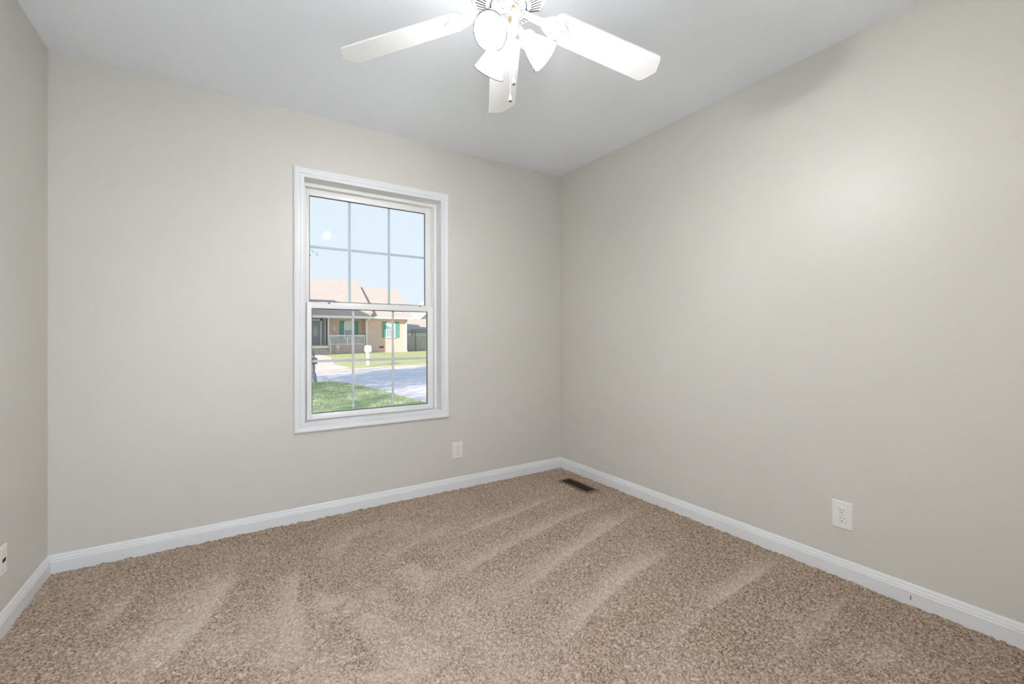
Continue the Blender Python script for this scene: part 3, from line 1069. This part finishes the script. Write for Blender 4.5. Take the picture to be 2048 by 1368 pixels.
hpart(MB().box((5.9, YF + 0.11, 2.95), (12.19, YF + 1.48, 3.04)), 'porch_ceiling', M['ext_white'])
hpart(MB().box((5.9, YF - 0.02, 0.22), (12.19, YF + 1.49, 0.33)), 'porch_floor', M['concrete'])
hpart(MB().box((5.9, YF - 0.35, GZ), (8.7, YF, 0.10)).box((5.9, YF - 0.70, GZ), (8.7, YF - 0.35, -0.10)).box((5.9, YF - 1.05, GZ), (8.7, YF - 0.70, -0.28)), 'porch_steps', M['concrete'])
# door
dr = hpart(MB().box((7.36, YF + 1.44, 0.33), (8.22, YF + 1.5, 2.72)), 'front_door', M['door_grey'])
dr['label'] = 'grey front door with an oval glass'
ov = []
for i in range(28):
    q = math.tau * i / 28
    ov.append((7.80 + 0.23 * math.cos(q), 1.62 + 0.50 * math.sin(q)))
hpart(MB().prism(ov, 'y', YF + 1.42, YF + 1.45), 'oval_glass', M['oval'], dr)
hpart(MB().box((8.22, YF + 1.42, 0.33), (8.36, YF + 1.5, 2.86)).box((7.22, YF + 1.42, 0.33), (7.36, YF + 1.5, 2.86)).box((7.22, YF + 1.42, 2.72), (8.36, YF + 1.5, 2.86))
      .box((8.62, YF + 1.40, 0.33), (8.74, YF + 1.5, 2.95)), 'door_trim', M['blind'], dr)


def house_window(x0, x1, z0, z1, y, s0, s1, s2, s3):
    f = hpart(MB().box((x0, y - 0.05, z0), (x0 + 0.07, y + 0.02, z1)).box((x1 - 0.07, y - 0.05, z0), (x1, y + 0.02, z1))
              .box((x0, y - 0.05, z1 - 0.08), (x1, y + 0.02, z1)).box((x0 - 0.03, y - 0.09, z0 - 0.06), (x1 + 0.03, y + 0.02, z0 + 0.04))
              .box((x0, y - 0.045, (z0 + z1) / 2 - 0.035), (x1, y + 0.02, (z0 + z1) / 2 + 0.035)), 'window_frame', M['ext_white'])
    hpart(MB().box((x0 + 0.05, y - 0.02, z0), (x1 - 0.05, y - 0.01, (z0 + z1) / 2)), 'pane', M['win_pane'], f)
    hpart(MB().box((x0 + 0.05, y - 0.022, (z0 + z1) / 2), (x1 - 0.05, y - 0.012, z1 - 0.02)), 'blind', M['blind'], f)
    for a, b_ in ((s0, s1), (s2, s3)):
        mb = MB().box((a, y - 0.05, z0), (a + 0.05, y, z1)).box((b_ - 0.05, y - 0.05, z0), (b_, y, z1))
        zm = (z0 + z1) / 2
        for zz in (z0, zm - 0.03, z1 - 0.06):
            mb.box((a, y - 0.05, zz), (b_, y, zz + 0.06))
        k = 14
        for i in range(k):
            zz = z0 + 0.06 + i * (z1 - z0 - 0.12) / k
            mb.box((a + 0.04, y - 0.04, zz), (b_ - 0.04, y - 0.005, zz + (z1 - z0) / k * 0.75))
        sh_ = hpart(mb, 'shutter', M['green'], f)
        sh_['label'] = 'louvered green shutter'
    return f


wa = house_window(10.34, 11.34, 0.98, 2.71, YF + 0.95, 9.94, 10.33, 11.35, 11.72)
wa['label'] = 'house window behind the porch railing'
wb = house_window(14.27, 15.22, 1.05, 2.66, YF, 13.89, 14.26, 15.23, 15.62)
wb['label'] = 'house window in the sunlit brick wall'
hpart(MB().box((13.58, YF - 0.02, -0.02), (14.05, YF + 0.05, 0.17)), 'foundation_vent', M['vent_brick'])
# railing and posts
rl = MB().box((8.78, YF - 0.03, 1.18), (12.16, YF + 0.07, 1.31)).box((8.78, YF - 0.02, 0.36), (12.16, YF + 0.06, 0.45))
nbal = 24
for i in range(nbal):
    x = 8.86 + i * (12.12 - 8.86) / (nbal - 1)
    rl.box((x - 0.03, YF - 0.01, 0.42), (x + 0.03, YF + 0.05, 1.2))
rl.box((10.38, YF - 0.03, 0.3), (10.5, YF + 0.07, 1.25))
rr = hpart(rl, 'porch_railing', M['ext_white'])
rr['label'] = 'white porch railing with balusters'
hpart(MB().box((8.66, YF - 0.04, 0.3), (8.79, YF + 0.09, 3.0)), 'porch_post', M['ext_white'])
hpart(MB().prism([(YF - 0.02, 1.32), (YF - 0.02, 1.18), (YF - 1.02, 0.30), (YF - 1.02, 0.44)], 'x', 8.68, 8.8)
      .prism([(YF - 0.02, 0.40), (YF - 0.02, 0.28), (YF - 1.02, -0.40), (YF - 1.02, -0.26)], 'x', 8.68, 8.8)
      .box((8.68, YF - 1.06, GZ), (8.8, YF - 0.94, 0.42)).box((8.71, YF - 0.75, -0.1), (8.77, YF - 0.69, 0.65)).box((8.71, YF - 0.5, 0.05), (8.77, YF - 0.44, 0.85)).box((8.71, YF - 0.25, 0.2), (8.77, YF - 0.19, 1.05)),
      'stair_railing', M['ext_white'])
for x in (12.31, 16.40):
    d_ = hpart(MB().tube([(x + 0.12, YF - 0.42, 3.0), (x + 0.12, YF - 0.42, 2.88), (x, YF - 0.06, 2.62), (x, YF - 0.06, GZ + 0.15), (x + 0.02, YF - 0.25, GZ + 0.02)], 0.075, 8), 'downspout', M['ext_white'], smooth=40)
hpart(MB().box((5.9, YF - 0.55, 2.93), (12.75, YF - 0.40, 3.16)).box((12.75, YF - 0.55, 2.95), (17.05, YF - 0.40, 3.10)), 'gutter', M['ext_white'])
hpart(MB().box((5.9, YF - 0.42, 2.97), (17.0, YF + 0.1, 3.03)), 'soffit', M['ext_white'])


def gable_roof(name, x0, x1, ye, ze, yr, zr, th, label):
    yb_ = 2 * yr - ye
    poly = [(ye, ze), (yr, zr), (yb_, ze), (yb_, ze - th), (yr, zr - th), (ye, ze - th)]
    o = hpart(MB().prism(poly, 'x', x0, x1), name, M['roof'])
    o['label'] = label
    return o


gable_roof('roof', 12.6, 17.05, YF - 0.45, 3.06, YF + 5.1, 6.63, 0.10, 'lower tan shingle roof on the right')
gable_roof('roof', 4.5, 12.82, YF - 0.45, 3.52, YF + 5.8, 7.36, 0.56, 'taller tan shingle roof on the left')
hpart(MB().box((12.70, YF - 0.45, 2.93), (12.80, YF - 0.3, 3.40)), 'fascia', M['ext_white'])
# unseen wing at the left, shaped to cast the shadow on the facade
hpart(MB().box((0.2, YF - 4.6, GZ - 0.2), (5.85, YF - 0.6, 6.6)), 'unseen_shade_wing', M['brick'])
hv = [(-0.2, YF - 5.0, 6.5), (6.2, YF - 5.0, 6.5), (6.2, YF - 0.2, 6.5), (-0.2, YF - 0.2, 6.5), (2.4, YF - 2.6, 7.7), (3.6, YF - 2.6, 7.7)]
o = hpart(MB().add(hv, [(3, 2, 1, 0), (0, 1, 5, 4), (1, 2, 5), (2, 3, 4, 5), (3, 0, 4)]), 'roof', M['roof'])
o['label'] = 'roof of the unseen wing shaped to shade the facade'
# house number plaque
hpart(MB().box((9.36, YF + 0.90, 1.75), (9.52, YF + 0.95, 2.1)), 'wall_lantern', M['blind'])

# ------------------------------------------------------------------ outdoors: yard things
# dark cast mailbox at the near curb
mbx = tag(empty('mailbox', (3.14, 13.36, GZ)), 'dark cast-metal mailbox on a turned post at the left pane edge', 'mailbox')
MB().lathe([(0.0, 0.0), (0.115, 0.0), (0.115, 0.03), (0.098, 0.05), (0.09, 0.16), (0.075, 0.27), (0.05, 0.33), (0.052, 0.35), (0.036, 0.37), (0.042, 0.46), (0.048, 0.52),
            (0.034, 0.58), (0.036, 0.62), (0.052, 0.64), (0.052, 0.66), (0.0, 0.66)], 20).build('post', M['iron'], mbx, 40)
MB().box((-0.085, -0.12, 0.63), (0.085, 0.12, 0.665)).build('bracket', M['iron'], mbx)
arc = [(-0.08, 0.665), (0.08, 0.665), (0.08, 0.80)] + [(0.08 * math.cos(q), 0.80 + 0.055 * math.sin(q)) for q in np.linspace(0.3, math.pi - 0.3, 9)] + [(-0.08, 0.80)]
bx = MB().prism(arc, 'y', -0.2, 0.2).build('mailbox_body', M['iron'], mbx)
MB().prism([(x * 1.05, 0.665 + (z - 0.665) * 1.03) for x, z in arc], 'y', -0.215, -0.198).build('mailbox_door', M['iron'], bx)
MB().lathe([(0.0, 0.85), (0.045, 0.85), (0.030, 0.875), (0.018, 0.89), (0.036, 0.93), (0.042, 0.96), (0.034, 0.99), (0.014, 1.02), (0.02, 1.05), (0.012, 1.10), (0.0, 1.13)], 16).build('finial', M['iron'], mbx, 40)

# white mailbox across the street
wm = tag(empty('mailbox', (7.06, 21.45, GZ)), 'white round-topped mailbox on a post across the street', 'mailbox')
MB().box((-0.065, -0.065, 0), (0.065, 0.065, 0.80)).box((-0.08, -0.25, 0.70), (0.08, 0.2, 0.75)).build('post', M['ext_white'], wm)
arc = [(-0.12, 0.75), (0.12, 0.75), (0.12, 0.98)] + [(0.12 * math.cos(q), 0.98 + 0.12 * math.sin(q)) for q in np.linspace(0.15, math.pi - 0.15, 11)] + [(-0.12, 0.98)]
bo = MB().prism(arc, 'y', -0.30, 0.22).build('mailbox_body', M['ext_white'], wm)
f_ = MB().lathe([(0.0, 0.0), (0.035, 0.0), (0.035, 0.012), (0.0, 0.012)], 14, Matrix.Translation((0.121, -0.1, 0.83)) @ Matrix.Rotation(math.pi / 2, 4, 'Y')).build('flag_pivot', M['screw_grey'], bo)
f_['label'] = 'grey round flag pivot'

# round yard sign
sg = tag(empty('yard_sign', (9.45, 41.3, GZ)), 'round peach sign on a stake in front of the porch', 'sign')
octo = [(0.17 * math.cos(math.tau * i / 16 + math.pi / 16), 0.62 + 0.17 * math.sin(math.tau * i / 16 + math.pi / 16)) for i in range(16)]
MB().prism(octo, 'y', -0.012, 0.012).build('sign_face', M['sign'], sg)
MB().box((-0.025, -0.01, 0), (0.025, 0.02, 0.5)).build('stake', M['ext_white'], sg)

# fence
FY = 43.91
fe = tag(empty('board_fence', (20, FY, GZ)), 'weathered grey board fence beside the brick house', 'fence')
mb = MB()
x = -3.35
while x < 8:
    w_ = 0.15
    mb.box((x, -0.012 + random.uniform(-0.008, 0.008), 0.02), (x + w_ - 0.012, 0.012, 1.68 + random.uniform(-0.03, 0.03)))
    x += w_
mb.build('boards', M['fence'], fe)
MB().box((-3.35, 0.012, 0.35), (8, 0.05, 0.44)).box((-3.35, 0.012, 1.3), (8, 0.05, 1.39)).build('rails', M['fence'], fe)
for x in (-1.9, -0.55, 2.0, 4.5):
    MB().box((x, -0.06, 0), (x + 0.1, 0.05, 1.75)).build('post', M['brown_wood'], fe)
# arbor behind the fence
ab = tag(empty('garden_arbor', (19.1, 45.2, GZ)), 'thin brown arbor frame rising behind the board fence', 'arbor')
for x in (-0.9, -0.55, 2.2):
    MB().box((x, -0.04, 0), (x + 0.08, 0.04, 2.35)).build('post', M['brown_wood'], ab)
MB().box((-1.1, -0.05, 2.32), (3.2, 0.05, 2.42)).box((-1.1, -0.05, 2.05), (3.2, 0.03, 2.11)).build('beam', M['brown_wood'], ab)

# pink-roofed garage behind the fence
ga = tag(empty('garage', (21, 52, GZ)), 'low garage with a pinkish tan roof behind the fence', 'garage')
MB().box((-2.9, 0, 0), (2.2, 4.5, 2.5)).build('wall', M['ext_white'], ga)
MB().prism([(-0.5, 2.35), (2.3, 4.0), (5.0, 2.35), (5.0, 2.25), (2.3, 3.9), (-0.5, 2.25)], 'x', -3.6, 2.45).build('roof', M['roof'], ga)
# white gabled house at the right pane edge
wh = tag(empty('white_house', (29, 60, GZ)), 'white gabled house at the right edge of the window view', 'house')
MB().box((-4.6, 0, 0), (4.6, 9, 3.6)).prism([(-4.6, 3.6), (4.6, 3.6), (0, 7.4)], 'y', 0, 9).build('wall', M['ext_white'], wh)
MB().prism([(-5.2, 3.35), (0, 7.7), (5.2, 3.35), (5.2, 3.5), (0, 7.87), (-5.2, 3.5)], 'y', -0.5, 9.5).build('roof', M['fence'], wh)
MB().box((-2.8, -0.03, 4.0), (-2.2, 0.02, 5.0)).build('attic_vent', M['blind'], wh)


# ------------------------------------------------------------------ trees left of the view whose shade falls on street and lawn
def tree(loc, h, crown_r, n_leaf, seed, label, extra=None, crown_z=0.62):
    r = np.random.default_rng(seed)
    t = tag(empty('leafy_tree', loc), label, 'tree', 'trees left of the window view')
    tb = MB()
    tb.tube([(0, 0, -0.1), (0.05, 0.02, h * 0.3), (0.0, 0.08, h * 0.6), (0.1, 0.0, h * 0.85)], [0.16, 0.13, 0.08, 0.03], 10)
    clumps = []
    for i in range(16):
        a = i * 2.4 + r.uniform(-0.4, 0.4)
        z0 = h * (0.3 + 0.5 * i / 16)
        rr_ = crown_r * (1.0 - 0.5 * abs(i / 16 - 0.35)) * r.uniform(0.55, 1.0)
        e = (rr_ * math.cos(a), rr_ * math.sin(a), z0 + h * 0.12)
        tb.tube([(0, 0, z0), (e[0] * 0.5, e[1] * 0.5, z0 + h * 0.09), e], [0.05, 0.03, 0.012], 6)
        clumps.append(e)
        clumps.append((e[0] * 0.6, e[1] * 0.6, z0 + h * 0.11))
    if extra:
        tb.tube([Vector(p) - Vector(loc) for p in extra], [0.04] * 1 + [0.025] * (len(extra) - 2) + [0.006], 6)
    tb.build('trunk', M['bark'], t, 50)
    pc = np.array(clumps)[r.integers(0, len(clumps), n_leaf)]
    p = pc + r.normal(0, crown_r * 0.19, (n_leaf, 3)) * np.array([1, 1, 0.8])
    leaf_mesh(p, r, t, (0.05, 0.11))
    return t


def leaf_mesh(p, r, parent, size):
    k = len(p)
    u = r.normal(size=(k, 3))
    u /= np.linalg.norm(u, axis=1)[:, None]
    w_ = np.cross(u, r.normal(size=(k, 3)))
    w_ /= np.linalg.norm(w_, axis=1)[:, None]
    s = r.uniform(*size, k)[:, None]
    a = p - u * s
    b_ = p + w_ * s * 0.45
    c = p + u * s
    d = p - w_ * s * 0.45
    co = np.stack([a, b_, c, d], 1).reshape(-1, 3)
    f = np.arange(k * 4).reshape(-1, 4)
    o = new_obj('foliage', co.tolist(), f.tolist(), M['leaf'], parent)
    return o


tree((-2.2, 11.3, GZ), 8.0, 2.6, 9000, 21, 'leafy tree left of the window view whose twig tip shows in the upper left pane')
# the twig that hangs into the upper left pane
tw = bpy.data.objects.get('leafy_tree')
tb = MB()
o0 = Vector((-2.2, 11.3, GZ))
path = [(-2.15, 11.3, 3.4), (-0.2, 11.8, 4.25), (1.6, 12.1, 4.2), (2.75, 12.32, 3.98), (2.97, 12.3, 3.83), (3.08, 12.24, 3.76)]
tb.tube([Vector(p) - o0 for p in path], [0.05, 0.035, 0.02, 0.008, 0.004, 0.002], 6)
br = tb.build('hanging_branch', M['bark'], tw, 50)
lp = np.array([(2.95, 12.31, 3.83), (2.99, 12.3, 3.82), (3.03, 12.27, 3.79), (3.07, 12.24, 3.76), (3.075, 12.24, 3.73), (3.09, 12.23, 3.70), (2.86, 12.34, 3.75), (2.87, 12.34, 3.70)]) - np.array(o0)
leaf_mesh(lp, np.random.default_rng(3), br, (0.03, 0.05))
tree((-14.5, 8.0, GZ), 9.5, 2.6, 9000, 22, 'leafy tree far left on the near lawn, outside the window view')
tree((-9.5, -0.6, GZ), 8.5, 2.6, 6500, 23, 'leafy tree at the left end of the near lawn, outside the window view')
tree((-7.0, 5.9, GZ), 9.5, 2.7, 9000, 24, 'tall leafy tree in the middle of the near lawn, outside the window view')
